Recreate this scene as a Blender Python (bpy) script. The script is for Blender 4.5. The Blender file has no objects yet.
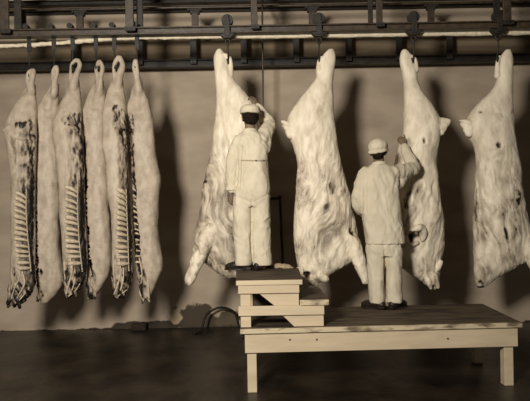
import bpy, bmesh, math, random
import numpy as np
from mathutils import Vector, Matrix, noise as mn
random.seed(7)
PI = math.pi
S = bpy.context.scene
COL = S.collection

# ------------------------------------------------------------------ camera
FPX, CX, HY, CAMZ, ROLL = 600.0, 265.0, 213.0, 1.55, math.radians(1.0)
cam_d = bpy.data.cameras.new('camera'); cam = bpy.data.objects.new('camera', cam_d); COL.objects.link(cam)
cam_d.sensor_width = 36; cam_d.lens = FPX / 530 * 36; cam_d.shift_y = (HY - 200.5) / 530
cam_d.clip_end = 100
cam.location = (0, 0, CAMZ)
cam.matrix_world = Matrix.Translation((0, 0, CAMZ)) @ Matrix.Rotation(PI / 2, 4, 'X') @ Matrix.Rotation(-ROLL, 4, 'Z')
S.camera = cam

# ------------------------------------------------------------------ world, lamps, exposure
def lin(c):
    return tuple(((v / 255) / 12.92 if v / 255 <= .04045 else ((v / 255 + .055) / 1.055) ** 2.4) for v in c) + (1,)
w = bpy.data.worlds.new('world'); S.world = w; w.use_nodes = True
w.node_tree.nodes['Background'].inputs[0].default_value = (1.0, .92, .8, 1)
w.node_tree.nodes['Background'].inputs[1].default_value = .075
S.view_settings.view_transform = 'Standard'; S.view_settings.look = 'None'
S.view_settings.gamma = 1; S.view_settings.use_curve_mapping = False
S.view_settings.exposure = 0.0
ld = bpy.data.lights.new('flash_lamp', 'AREA'); ld.shape = 'DISK'; ld.size = .95
ld.energy = 290; ld.color = (1.0, .95, .88)
lo = bpy.data.objects.new('flash_lamp', ld); COL.objects.link(lo)
lo.location = (-1.8, -.2, 3.15)
ld.spread = math.radians(125)
lo.rotation_euler = (Vector((-.7, 7.2, 1.9)) - lo.location).to_track_quat('-Z', 'Y').to_euler()

# ------------------------------------------------------------------ helpers
CT, ST = math.cos(ROLL), math.sin(ROLL)
def P(px, py, D):
    dx, dy = px - CX, py - HY
    return Vector(((dx * CT - dy * ST) * D / FPX, D, CAMZ - (dx * ST + dy * CT) * D / FPX))
def unP(co):
    """world array (n,3) -> photo coordinates"""
    x = co[:, 0] * FPX / co[:, 1]; y = (CAMZ - co[:, 2]) * FPX / co[:, 1]
    return x * CT + y * ST + CX, -x * ST + y * CT + HY

def link(name, me, mats, parent=None, smooth=True):
    o = bpy.data.objects.new(name, me); COL.objects.link(o)
    for m in (mats if isinstance(mats, (list, tuple)) else [mats]): me.materials.append(m)
    if smooth: me.polygons.foreach_set('use_smooth', [True] * len(me.polygons))
    if parent is not None:
        o.parent = parent
        o.matrix_parent_inverse = parent.matrix_world.inverted() if parent.type != 'EMPTY' else Matrix.Translation(-parent.location)
    return o
def obj(name, bm, mats, parent=None, smooth=False, bevel=0):
    me = bpy.data.meshes.new(name)
    bmesh.ops.recalc_face_normals(bm, faces=bm.faces[:])
    bm.to_mesh(me); bm.free()
    o = link(name, me, mats, parent, smooth)
    if bevel:
        b = o.modifiers.new('bevel', 'BEVEL'); b.width = bevel; b.segments = 2; b.limit_method = 'ANGLE'
    return o
def thing(name, label, cat, loc=(0, 0, 0), group=None):
    o = bpy.data.objects.new(name, None); COL.objects.link(o); o.location = loc
    o.empty_display_size = .05
    return tag(o, label, cat, group)
def tag(o, label, cat, group=None):
    o['label'] = label; o['category'] = cat
    if group: o['group'] = group
    return o
def struct(o): o['kind'] = 'structure'; return o

def box(bm, x0, x1, y0, y1, z0, z1):
    vs = [bm.verts.new((x, y, z)) for z in (z0, z1) for y in (y0, y1) for x in (x0, x1)]
    for f in ((0, 2, 3, 1), (4, 5, 7, 6), (0, 1, 5, 4), (2, 6, 7, 3), (0, 4, 6, 2), (1, 3, 7, 5)):
        bm.faces.new([vs[i] for i in f])
def hexa(bm, bot, top):
    n = len(bot)
    a = [bm.verts.new(p) for p in bot]; b = [bm.verts.new(p) for p in top]
    bm.faces.new(a[::-1]); bm.faces.new(b)
    for i in range(n): bm.faces.new((a[i], a[(i + 1) % n], b[(i + 1) % n], b[i]))
def smooth_path(pts, radii, per=6):
    pts = [Vector(p) for p in pts]
    if len(pts) < 3: 
        return [pts[0].lerp(pts[-1], k / per) for k in range(per + 1)], list(np.linspace(radii[0], radii[-1], per + 1))
    out, rr = [], []
    for i in range(len(pts) - 1):
        p0 = pts[max(i - 1, 0)]; p1 = pts[i]; p2 = pts[i + 1]; p3 = pts[min(i + 2, len(pts) - 1)]
        for k in range(per):
            t = k / per
            out.append(.5 * ((2 * p1) + (p2 - p0) * t + (2 * p0 - 5 * p1 + 4 * p2 - p3) * t * t + (3 * p1 - p0 - 3 * p2 + p3) * t ** 3))
            rr.append(radii[i] * (1 - t) + radii[i + 1] * t)
    out.append(pts[-1]); rr.append(radii[-1])
    return out, rr
def tube(bm, pts, radii, n=10, flat=1.0, up=None, per=6, cap=True):
    """round-ended tube along a smoothed path; flat scales the second cross axis"""
    if not isinstance(radii, (list, tuple)): radii = [radii] * len(pts)
    ps, rs = smooth_path(pts, radii, per)
    if cap:
        d0 = (ps[0] - ps[1]).normalized(); d1 = (ps[-1] - ps[-2]).normalized()
        a, b = ps[0], ps[-1]; ra, rb = rs[0], rs[-1]
        ps = [a + d0 * ra * .95, a + d0 * ra * .7] + ps + [b + d1 * rb * .7, b + d1 * rb * .95]
        rs = [ra * .3, ra * .72] + rs + [rb * .72, rb * .3]
    t0 = (ps[1] - ps[0]).normalized()
    u = Vector(up) if up else (Vector((0, 0, 1)) if abs(t0.z) < .9 else Vector((0, 1, 0)))
    rings = []
    for i, p in enumerate(ps):
        t = (ps[min(i + 1, len(ps) - 1)] - ps[max(i - 1, 0)]).normalized()
        u = (u - t * u.dot(t))
        u = u.normalized() if u.length > 1e-6 else t.orthogonal().normalized()
        v = t.cross(u)
        rings.append([bm.verts.new(p + (u * math.cos(2 * PI * k / n) * flat + v * math.sin(2 * PI * k / n)) * rs[i]) for k in range(n)])
    for a, b in zip(rings, rings[1:]):
        for k in range(n): bm.faces.new((a[k], a[(k + 1) % n], b[(k + 1) % n], b[k]))
    bm.faces.new(rings[0][::-1]); bm.faces.new(rings[-1])
def loft(bm, rows, D, n=40, e=2.3, m=70, sm=4):
    """upright solid: rows of (y, left x, right x, thickness in metres, depth shift)"""
    R = np.array([list(r) + [0] * (5 - len(r)) for r in rows], float)
    ys = np.linspace(R[0, 0], R[-1, 0], m)
    cols = [np.interp(ys, R[:, 0], R[:, k]) for k in range(1, 5)]
    ker = np.ones(2 * sm + 1) / (2 * sm + 1) if sm else np.ones(1)
    cols = [np.convolve(np.pad(c, sm, mode='reflect', reflect_type='odd'), ker, 'valid') if sm else c for c in cols]
    rings = []
    for i, y in enumerate(ys):
        l, r, th, dd = (c[i] for c in cols)
        ring = []
        for k in range(n):
            a = 2 * PI * k / n; c, s = math.cos(a), math.sin(a)
            cx = math.copysign(abs(c) ** (2 / e), c); sx = math.copysign(abs(s) ** (2 / e), s)
            d = D + dd
            ctr = P((l + r) / 2, y, d); half = max((r - l) / 2, .3) * d / FPX
            ring.append(bm.verts.new(ctr + Vector((cx * half, sx * max(th, .02) / 2, 0))))
        rings.append(ring)
    for a, b in zip(rings, rings[1:]):
        for k in range(n): bm.faces.new((a[k], a[(k + 1) % n], b[(k + 1) % n], b[k]))
    bm.faces.new(rings[0][::-1]); bm.faces.new(rings[-1])
def ball(bm, c, rx, ry, rz, rot=None, u=20, v=14):
    m = Matrix.Translation(c) @ (rot.to_4x4() if rot else Matrix.Identity(4)) @ Matrix.Diagonal((rx, ry, rz, 1))
    bmesh.ops.create_uvsphere(bm, u_segments=u, v_segments=v, radius=1, matrix=m)
def cyl(bm, a, b, r, n=16, r2=None):
    a, b = Vector(a), Vector(b)
    q = (b - a).to_track_quat('Z', 'Y').to_matrix().to_4x4()
    bmesh.ops.create_cone(bm, cap_ends=True, segments=n, radius1=r, radius2=r if r2 is None else r2,
                          depth=(b - a).length, matrix=Matrix.Translation((a + b) / 2) @ q)
def fuse(bm, voxel, it=4):
    """one continuous skin over overlapping closed pieces"""
    bmesh.ops.recalc_face_normals(bm, faces=bm.faces[:])
    me = bpy.data.meshes.new('tmp'); bm.to_mesh(me); bm.free()
    o = bpy.data.objects.new('tmp', me); COL.objects.link(o)
    r = o.modifiers.new('r', 'REMESH'); r.mode = 'VOXEL'; r.voxel_size = voxel
    s = o.modifiers.new('s', 'SMOOTH'); s.factor = .5; s.iterations = it
    dg = bpy.context.evaluated_depsgraph_get()
    out = bpy.data.meshes.new_from_object(o.evaluated_get(dg))
    bpy.data.objects.remove(o); bpy.data.meshes.remove(me)
    return out
def arrays(me):
    n = len(me.vertices)
    co = np.empty(n * 3, np.float32); me.vertices.foreach_get('co', co)
    no = np.empty(n * 3, np.float32); me.vertices.foreach_get('normal', no)
    return co.reshape(-1, 3), no.reshape(-1, 3)
def nz(co, sx, sy, sz, seed=0, oct=1):
    o = seed * 17.3
    if oct == 1:
        return np.array([mn.noise((x * sx + o, y * sy + o, z * sz - o)) for x, y, z in co.tolist()])
    return np.array([mn.fractal((x * sx + o, y * sy + o, z * sz - o), .8, 2.1, oct) for x, y, z in co.tolist()])
def put(me, co): me.vertices.foreach_set('co', co.astype(np.float32).ravel()); me.update()
def attr(me, name, v):
    a = me.attributes.new(name, 'FLOAT', 'POINT'); a.data.foreach_set('value', np.clip(v, 0, 1).astype(np.float32))

# ------------------------------------------------------------------ materials
def mat(name, c1, c2=None, scale=6, stretch=(1, 1, 1), rough=.7, bump=.2, bscale=None, lo=.35, hi=.65, detail=6, spec=.3, metal=0, bdist=.01):
    m = bpy.data.materials.new(name); m.use_nodes = True; nt = m.node_tree; N = nt.nodes; L = nt.links
    b = N['Principled BSDF']; b.inputs['Roughness'].default_value = rough
    b.inputs['Specular IOR Level'].default_value = spec; b.inputs['Metallic'].default_value = metal
    tc = N.new('ShaderNodeTexCoord'); mp = N.new('ShaderNodeMapping'); mp.inputs['Scale'].default_value = stretch
    L.new(tc.outputs['Object'], mp.inputs[0])
    no = N.new('ShaderNodeTexNoise'); no.inputs['Scale'].default_value = scale; no.inputs['Detail'].default_value = detail
    L.new(mp.outputs[0], no.inputs[0])
    r = N.new('ShaderNodeValToRGB'); r.color_ramp.elements[0].position = lo; r.color_ramp.elements[1].position = hi
    r.color_ramp.elements[0].color = lin(c1); r.color_ramp.elements[1].color = lin(c2 or c1)
    L.new(no.outputs[0], r.inputs[0]); L.new(r.outputs[0], b.inputs['Base Color'])
    if bump:
        n2 = N.new('ShaderNodeTexNoise'); n2.inputs['Scale'].default_value = bscale or scale * 4; n2.inputs['Detail'].default_value = 5
        L.new(mp.outputs[0], n2.inputs[0])
        bp = N.new('ShaderNodeBump'); bp.inputs['Strength'].default_value = bump; bp.inputs['Distance'].default_value = bdist
        L.new(n2.outputs[0], bp.inputs['Height']); L.new(bp.outputs[0], b.inputs['Normal'])
    return m
def flesh(name, fat, fat2, meat, dark, stretch=(1, 1, .35)):
    m = mat(name, fat2, fat, scale=16, stretch=stretch, rough=.55, bump=.22, bscale=45, lo=.3, hi=.62, spec=.3, bdist=.012)
    nt = m.node_tree; N = nt.nodes; L = nt.links; b = N['Principled BSDF']
    base = [n for n in N if n.type == 'VALTORGB'][0]
    a = N.new('ShaderNodeAttribute'); a.attribute_name = 'meat'
    r = N.new('ShaderNodeValToRGB'); r.color_ramp.elements[0].color = lin(meat); r.color_ramp.elements[0].position = .35
    r.color_ramp.elements[1].color = lin(dark); r.color_ramp.elements[1].position = .95
    L.new(a.outputs['Fac'], r.inputs[0])
    mr = N.new('ShaderNodeMapRange'); mr.inputs[1].default_value = .05; mr.inputs[2].default_value = .75
    L.new(a.outputs['Fac'], mr.inputs[0])
    mx = N.new('ShaderNodeMix'); mx.data_type = 'RGBA'
    L.new(mr.outputs[0], mx.inputs[0]); L.new(base.outputs[0], mx.inputs[6]); L.new(r.outputs[0], mx.inputs[7])
    L.new(mx.outputs[2], b.inputs['Base Color'])
    return m
M_beef = flesh('beef_fat', (232, 219, 194), (204, 189, 163), (112, 93, 73), (34, 27, 20))
M_pig = flesh('pork_skin', (178, 163, 142), (150, 135, 116), (104, 87, 69), (22, 17, 13), (1, 1, .6))
M_bone = mat('bone', (170, 153, 128), (198, 182, 156), scale=30, rough=.5, bump=.3)
M_cloth = mat('white_cotton', (190, 178, 154), (202, 190, 165), scale=8, rough=.9, bump=.25, bscale=40, spec=.1)
M_seam = mat('cotton_seam', (150, 134, 108), rough=.9, bump=0)
M_skin = mat('skin', (104, 87, 68), (122, 103, 81), scale=20, rough=.6)
M_hair = mat('hair', (22, 17, 13), (38, 30, 22), scale=60, rough=.9, bump=.6, spec=.08)
M_eye = mat('eye_white', (220, 210, 190), rough=.3, bump=0)
M_shoe = mat('shoe_leather', (30, 23, 17), (44, 34, 25), scale=30, rough=.45)
M_iron = mat('dark_iron', (28, 23, 18), (46, 39, 29), scale=14, rough=.55, bump=.3, spec=.4)
M_steel = mat('worn_steel', (48, 38, 26), (72, 59, 42), scale=14, rough=.45, bump=.2, spec=.5)
M_frost = mat('frost', (206, 192, 164), (226, 212, 184), scale=24, rough=.8, bump=.9, bscale=60)
M_paint = mat('white_painted_timber', (178, 160, 132), (190, 172, 142), scale=5, stretch=(.6, 3, 3), rough=.6, bump=.15)
M_deck = mat('worn_deck_timber', (40, 32, 24), (92, 77, 58), scale=7, stretch=(.5, 3, 3), rough=.75, bump=.4)
M_edge = mat('scuffed_white_edge', (104, 90, 70), (184, 168, 138), scale=16, stretch=(.4, 1, 1), rough=.7, bump=.4, lo=.36, hi=.52)
M_board_shade = mat('brown_boards_and_shade', (104, 90, 70), (128, 111, 88), scale=4, stretch=(.3, 1, 4), rough=.8)  # ceiling boards; on the wall strip this brown stands in for shade
M_rubber = mat('rubber', (26, 21, 16), (38, 31, 24), scale=10, rough=.5)
M_rag = mat('rag', (140, 122, 96), (176, 158, 126), scale=20, rough=.9)
M_brick = mat('dark_brick', (34, 27, 20), (54, 44, 33), scale=20, rough=.9)

# ------------------------------------------------------------------ setting
WD = 8.34
FZ = -.024
def wall_material():
    m = mat('wall_plaster', (154, 138, 118), (175, 158, 136), scale=1.6, stretch=(1, 1, 2.2), rough=.75, bump=.12, bscale=9, detail=8)
    nt = m.node_tree; N = nt.nodes; L = nt.links; b = N['Principled BSDF']
    base = [n for n in N if n.type == 'VALTORGB'][0]; tc = [n for n in N if n.type == 'TEX_COORD'][0]
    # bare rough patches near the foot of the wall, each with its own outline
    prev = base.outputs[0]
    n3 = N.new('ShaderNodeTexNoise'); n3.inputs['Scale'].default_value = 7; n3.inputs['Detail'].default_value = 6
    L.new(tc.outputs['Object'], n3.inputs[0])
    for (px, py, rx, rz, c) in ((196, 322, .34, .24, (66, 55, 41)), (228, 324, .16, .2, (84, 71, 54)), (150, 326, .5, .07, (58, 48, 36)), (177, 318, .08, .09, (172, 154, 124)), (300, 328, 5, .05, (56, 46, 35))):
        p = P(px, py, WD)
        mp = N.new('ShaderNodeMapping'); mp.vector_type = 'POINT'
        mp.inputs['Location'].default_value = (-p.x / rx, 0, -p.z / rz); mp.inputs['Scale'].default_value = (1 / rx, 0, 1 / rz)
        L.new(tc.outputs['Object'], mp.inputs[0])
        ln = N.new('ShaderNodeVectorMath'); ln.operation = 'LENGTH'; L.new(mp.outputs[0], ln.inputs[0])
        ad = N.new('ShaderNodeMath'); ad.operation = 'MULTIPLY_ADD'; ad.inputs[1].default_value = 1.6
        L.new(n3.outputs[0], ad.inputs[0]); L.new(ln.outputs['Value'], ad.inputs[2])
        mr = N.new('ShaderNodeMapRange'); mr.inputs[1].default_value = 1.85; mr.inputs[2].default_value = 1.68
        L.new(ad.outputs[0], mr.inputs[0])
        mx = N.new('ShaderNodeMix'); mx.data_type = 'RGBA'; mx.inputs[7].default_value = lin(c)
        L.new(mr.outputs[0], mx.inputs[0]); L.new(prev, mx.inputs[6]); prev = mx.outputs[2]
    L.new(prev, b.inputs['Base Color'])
    return m
def floor_material():
    m = mat('wet_dark_floor', (18, 14, 10), (58, 48, 35), scale=2.6, stretch=(1, .8, 1), rough=.4, bump=.6, bscale=11, detail=12, spec=.4, lo=.36, hi=.74)
    return m
bm = bmesh.new(); box(bm, -9, 9, -3, 10, -.12, FZ); struct(obj('floor', bm, floor_material()))
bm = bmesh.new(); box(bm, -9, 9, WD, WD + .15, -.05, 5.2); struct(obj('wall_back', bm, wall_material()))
bm = bmesh.new(); box(bm, -9, 9, 3, WD + .1, 5.2, 5.3); struct(obj('ceiling', bm, M_board_shade))
# strip behind the rails, darker than the wall to paint in the rail's shadow
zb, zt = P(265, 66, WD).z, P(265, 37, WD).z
bm = bmesh.new(); box(bm, -8.5, 8.5, WD - .03, WD + .01, zb, zt); struct(obj('shade_strip_1', bm, M_board_shade))

# ------------------------------------------------------------------ overhead rails
RD = 6.75
def zz(y, D): return CAMZ - (y - HY) * D / FPX
def xx(px, py, D): return P(px, py, D).x
def beam(name, y0, y1, D, dep, x0, x1, m, label, cat, profile=True):
    t, b_ = zz(y0, D), zz(y1, D)
    bm = bmesh.new()
    if profile:
        f = (t - b_) * .17
        box(bm, x0, x1, D - dep / 2, D + dep / 2, t - f, t); box(bm, x0, x1, D - dep / 2, D + dep / 2, b_, b_ + f)
        box(bm, x0, x1, D - dep * .12, D + dep * .12, b_ + f * .9, t - f * .9)
    else: box(bm, x0, x1, D - dep / 2, D + dep / 2, b_, t)
    return tag(obj(name, bm, m, bevel=.004), label, cat)
beam('overhead_rail', 26, 33.5, RD, .11, -8, 8, M_steel, 'long dark steel rail from which all the carcasses hang', 'rail')
beam('overhead_beam', -2, 2.6, 7.9, .12, -8, 8, M_iron, 'dark iron beam along the very top of the picture', 'beam')
beam('rear_rail', 58.5, 66.5, 8.1, .1, -8, 8, M_iron, 'lower dark rail close to the wall behind the hind shanks', 'rail')
beam('rear_crossbeam', 8.2, 11, 8.3, .06, -8, 8, M_iron, 'thin dark beam near the wall under the top pipe', 'beam')
beam('rear_track', 27.5, 32, 7.6, .09, -8, 8, M_iron, 'second dark track hidden behind the main rail, under the bracket posts', 'rail')
bm = bmesh.new(); cyl(bm, (-8, 7.6, zz(6.2, 7.6)), (8, 7.6, zz(6.2, 7.6)), .013)
tag(obj('overhead_pipe', bm, M_steel), 'slim steel pipe running below the topmost beam', 'pipe')
# frosted pipe (sags on the left)
pts = [P(-60, 49.7, 6.85), P(12, 45.7, 6.85), P(45, 44.2, 6.85), P(100, 39.9, 6.85), P(140, 37.6, 6.85), P(180, 37.1, 6.85), P(320, 35.8, 6.85), P(450, 33.9, 6.85), P(640, 31.2, 6.85)]
bm = bmesh.new(); tube(bm, pts, .024, n=12, per=24)
o = obj('frosted_pipe', bm, M_frost, smooth=True)
co, no = arrays(o.data); put(o.data, co + no * (nz(co, 14, 14, 14, 3, 3) * .010)[:, None])
tag(o, 'pale rough frosted pipe running just behind and under the main rail', 'pipe')
bm = bmesh.new(); tube(bm, [P(40, 37, 6.816), P(58, 36, 6.814), P(100, 34.2, 6.812)], .011, n=8)
tag(obj('short_frosted_pipe', bm, M_frost, smooth=True), 'short thin pale pipe just above the sagging left end of the frosted pipe', 'pipe')

def hanger(name, px, wpx, label, D=RD, ytop=-24, ybot=29, twin=None, m=M_steel):
    t = thing(name, label, 'hanger', (xx(px, 28, D), D, zz(ybot, D)), 'rail hangers to the ceiling')
    x = t.location.x; w = wpx * D / FPX / 2
    bm = bmesh.new(); box(bm, x - w, x + w, D - .105, D - .073, zz(ybot + 2.5, D), zz(ytop, D) + .2)
    obj('front_plate', bm, m, t, bevel=.004)
    if twin:
        x2 = x + twin * D / FPX
        bm = bmesh.new(); box(bm, x2 - w * .8, x2 + w * .8, D + .073, D + .1, zz(ybot, D), zz(ytop, D) + .2)
        obj('rear_plate', bm, M_iron, t, bevel=.004)
    bm = bmesh.new(); box(bm, x - w * 1.15, x + w * 1.5, D - .122, D - .105, zz(ybot + 2.5, D), zz(ybot - 1.5, D))
    for s in (-.5, .5): cyl(bm, (x + s * w, D - .121, zz(ybot + .5, D)), (x + s * w, D - .135, zz(ybot + .5, D)), .009, 6)
    obj('clamp', bm, M_iron, t)
hanger('rail_hanger', 8, 9, 'wide iron rail hanger at the far left edge of the picture', twin=7)
hanger('rail_hanger', 131.5, 8, 'iron rail hanger above the sixth pork side', twin=7)
hanger('rail_hanger', 254.5, 6.5, 'iron rail hanger above the cap of the man on the tall stand', twin=-1)
hanger('rail_hanger', 378, 6, 'iron rail hanger above the round cap of the man on the low platform', twin=-6)
hanger('rail_hanger', 504, 8, 'iron rail hanger above the beef side at the right edge', twin=-4)

def t_hanger(px, wpx, label):
    D = 7.6; x = xx(px, 16, D)
    t = thing('bracket_post', label, 'bracket', (x, D, zz(28, D)), 'short bracket posts behind the main rail')
    w = wpx * D / FPX / 2
    bm = bmesh.new(); box(bm, x - w, x + w, D - .03, D + .03, zz(28, D), zz(9, D)); obj('post', bm, M_steel, t, bevel=.004)
    bm = bmesh.new(); box(bm, x - w * 2.3, x + w * 2.3, D - .04, D + .04, zz(10.5, D), zz(8, D))
    box(bm, x - w * 1.5, x + w * 1.5, D - .035, D + .035, zz(13, D), zz(10.3, D)); obj('flange', bm, M_iron, t, bevel=.004)
    for s in (-1, 1): 
        bm = bmesh.new(); cyl(bm, (x + s * w * 1.8, D - .038, zz(9.2, D)), (x + s * w * 1.8, D - .06, zz(9.2, D)), .014, 6); obj('bolt', bm, M_iron, t)
t_hanger(80, 6.5, 'bracket post above the third pork side, left of its rail hanger')
t_hanger(195, 6.5, 'bracket post left of the trolley carrying the left beef side')
t_hanger(312, 6.5, 'bracket post beside the trolley of the second beef side')
t_hanger(431, 6, 'bracket post right of the trolley of the third beef side')
for px, lb in ((24, 'upright dark angle iron just right of the far left hanger'),):
    bm = bmesh.new(); x = xx(px, 20, 7.55); box(bm, x - .03, x + .03, 7.535, 7.555, zz(30, 7.55), zz(6, 7.55)); box(bm, x - .03, x - .018, 7.44, 7.54, zz(30, 7.55), zz(6, 7.55))
    tag(obj('angle_iron', bm, M_iron), lb, 'iron bar')

for px, wpx, lb in ((76, 6, 'behind the third pork shank'), (141, 6, 'just right of the sixth pork shank'), (194, 6.5, 'left of the left beef shank'), (244, 6, 'right of the left beef shank, by the thin rod'), (296, 6, 'left of the second beef shank'),
                    (348, 6, 'right of the second beef shank'), (398, 6, 'left of the third beef shank'), (448, 6, 'between the third and the right beef shanks')):
    D = 8.1; x = xx(px, 50, D)
    t = thing('rear_rail_post', 'dark post holding the rear rail ' + lb, 'post', (x, D, zz(62, D)), 'posts holding the rear rail')
    w = wpx * D / FPX / 2
    bm = bmesh.new(); box(bm, x - w, x + w, D - .085, D - .052, zz(64, D), zz(33, D)); obj('post', bm, M_iron, t, bevel=.004)
    for s in (-.5, .5): 
        bm = bmesh.new(); cyl(bm, (x + s * w, D - .083, zz(62, D)), (x + s * w, D - .1, zz(62, D)), .012, 8); obj('bolt', bm, M_steel, t)

# ------------------------------------------------------------------ trolleys with hooks
def trolley(px, hook_to, small, label, group):
    D = RD; x = xx(px, 30, D); t = thing('trolley', label, 'trolley', (x, D, zz(25.5, D)), group)
    top = zz(26, D)
    r = .032 if small else .064
    for s in (-1, 1):
        bm = bmesh.new(); y = D + s * .028
        cyl(bm, (x, y - .014, top + r), (x, y + .014, top + r), r, 24); cyl(bm, (x, y - .022, top + r), (x, y + .022, top + r), r * .4, 12)
        obj('wheel', bm, M_iron, t, bevel=.003)
    bm = bmesh.new()
    if small:
        w = .024
        box(bm, x - w, x + w, D + .060, D + .072, zz(46, D), top + r * 1.5)
        cyl(bm, (x, D + .03, top + r), (x, D + .072, top + r), .011, 10)
        obj('strap', bm, M_iron, t, bevel=.003); zb = zz(46, D)
    else:
        cyl(bm, (x, D - .064, top + r), (x, D + .064, top + r), .012, 10)
        for s in (-1, 1): 
            y0 = D + s * .064 - .006
            hexa(bm, [(x - .03, y0, top + r * .4), (x + .03, y0, top + r * .4), (x + .03, y0 + .012, top + r * .4), (x - .03, y0 + .012, top + r * .4)],
                     [(x - .014, y0, top + r * 1.8), (x + .014, y0, top + r * 1.8), (x + .014, y0 + .012, top + r * 1.8), (x - .014, y0 + .012, top + r * 1.8)])
            box(bm, x - .03, x + .03, y0, y0 + .012, zz(37, D), top + r * .5)
        hexa(bm, [(x - .035, D - .055, zz(38.5, D)), (x + .035, D - .055, zz(38.5, D)), (x + .035, D + .055, zz(38.5, D)), (x - .035, D + .055, zz(38.5, D))],
                 [(x - .085, D - .055, zz(34, D)), (x + .085, D - .055, zz(34, D)), (x + .085, D + .055, zz(34, D)), (x - .085, D + .055, zz(34, D))])
        obj('bracket', bm, M_iron, t, bevel=.003); zb = zz(38.5, D)
        bm = bmesh.new()
        c = Vector((x, D, zb - .03)); tube(bm, [c + Vector((0, 0, .035)), c + Vector((.028, 0, 0)), c + Vector((0, 0, -.04)), c + Vector((-.028, 0, 0)), c + Vector((0, 0, .035))], .01, n=8)
        obj('shackle', bm, M_iron, t, smooth=True); zb -= .06
    h = Vector(hook_to); y = D if not small else D + .066
    bm = bmesh.new()
    a = Vector((x, y, zb + .02)); side = 1 if h.x > x else -1
    tube(bm, [a, Vector((x, y, (zb + h.z) / 2)), Vector((x, h.y, h.z + .03)), Vector(((x * .6 + h.x * .4), h.y, h.z - .018)), Vector((h.x, h.y, h.z)), Vector((h.x + side * .008, h.y, h.z + .03))], .0085, n=8)
    obj('hook', bm, M_iron, t, smooth=True)

# ------------------------------------------------------------------ carcasses
def blobs(px, py, co, items, seed):
    """soft-edged irregular spots (x, y, rx, ry, turn, strength) on the side facing the room"""
    wx = nz(co, 9, 9, 9, seed + 1, 3); wy = nz(co, 9, 9, 9, seed + 2, 3)
    out = np.zeros(len(px))
    for (x, y, rx, ry, a, s) in items:
        a = math.radians(a); dx = px - x + wx * rx * .8; dy = py - y + wy * ry * .8
        u = (dx * math.cos(a) + dy * math.sin(a)) / rx; v = (-dx * math.sin(a) + dy * math.cos(a)) / ry
        d = np.sqrt(u * u + v * v)
        out = np.maximum(out, s * np.clip((1.25 - d) / .75, 0, 1))
    return out
def beef(rows, D, tubes, holes, dark, streak, label, seed, hook, trolley_label, ex=2.2, knobs=(), tone=.16, swing=0, pale=()):
    bm = bmesh.new()
    rows = [(y, l, r_, th, swing * min(max((y - 70) / 70, 0), 1)) for y, l, r_, th in rows]
    loft(bm, rows, D, e=ex, m=130, sm=3)
    for pts, rad in tubes: tube(bm, [P(p[0], p[1], p[2] + swing * min(max((p[1] - 70) / 70, 0), 1)) for p in pts], rad, n=12)
    for (x, y, d, rx, ry, rz) in knobs: ball(bm, P(x, y, d), rx, ry, rz)
    me = fuse(bm, .011, 5)
    co, no = arrays(me); px, py = unP(co)
    front = (no[:, 1] < .25).astype(float)
    body = np.clip((py - 95) / 40, .15, 1)
    lump = nz(co, 5, 5, 3.2, seed, 2)
    warp = nz(co, 3, 3, 2, seed + 9) * .12
    cw = co.copy(); cw[:, 0] += warp + co[:, 2] * streak
    cw[:, 0] += nz(co, 7, 7, 4, seed + 14, 2) * .05
    n1 = nz(cw, 15, 10, 2.6, seed + 3, 2); n2 = nz(cw, 26, 16, 3.6, seed + 4, 2)
    ridge = 1 - np.abs(n1) * 2.2
    fine = nz(cw, 34, 24, 9, seed + 5, 2)
    disp = .008 + lump * .016 * body + (ridge - .5) * .007 * body * np.clip((py - 110) / 80, .25, 1) + fine * .003
    hb = blobs(px, py, co, holes, seed + 20) * front
    db = blobs(px, py, co, dark, seed + 30)
    disp = disp - hb * .05 - db * .008
    put(me, co + no * disp[:, None])
    lowz = np.clip((py - 120) / 70, .12, 1)
    n3 = nz(cw, 44, 30, 7, seed + 8, 3)
    patch = nz(co, 5, 5, 3.4, seed + 15, 3)
    soft = np.clip(tone * lowz + (n1 * .19 + n2 * .2) * lowz + n3 * .24 * np.clip(lowz + .3, 0, 1) + patch * .34 * lowz, 0, .6)
    lines = np.clip((.05 - np.abs(n2)) / .05, 0, 1) * np.clip(patch * 2 + .2, 0, 1) * .3 * lowz
    pl = blobs(px, py, co, pale, seed + 40) if pale else np.zeros(len(px))
    soft = soft * (1 - .85 * pl); lines = lines * (1 - pl)
    attr(me, 'meat', np.maximum.reduce([hb, np.clip(db * (.8 + n2 * 1.1 + n1 * .5), 0, 1), soft + lines]))
    o = link('beef_side', me, M_beef)
    tag(o, label, 'beef carcass', 'beef sides on the rail')
    trolley(*hook, False, trolley_label, 'beef trolleys on the main rail')
    return o

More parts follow.
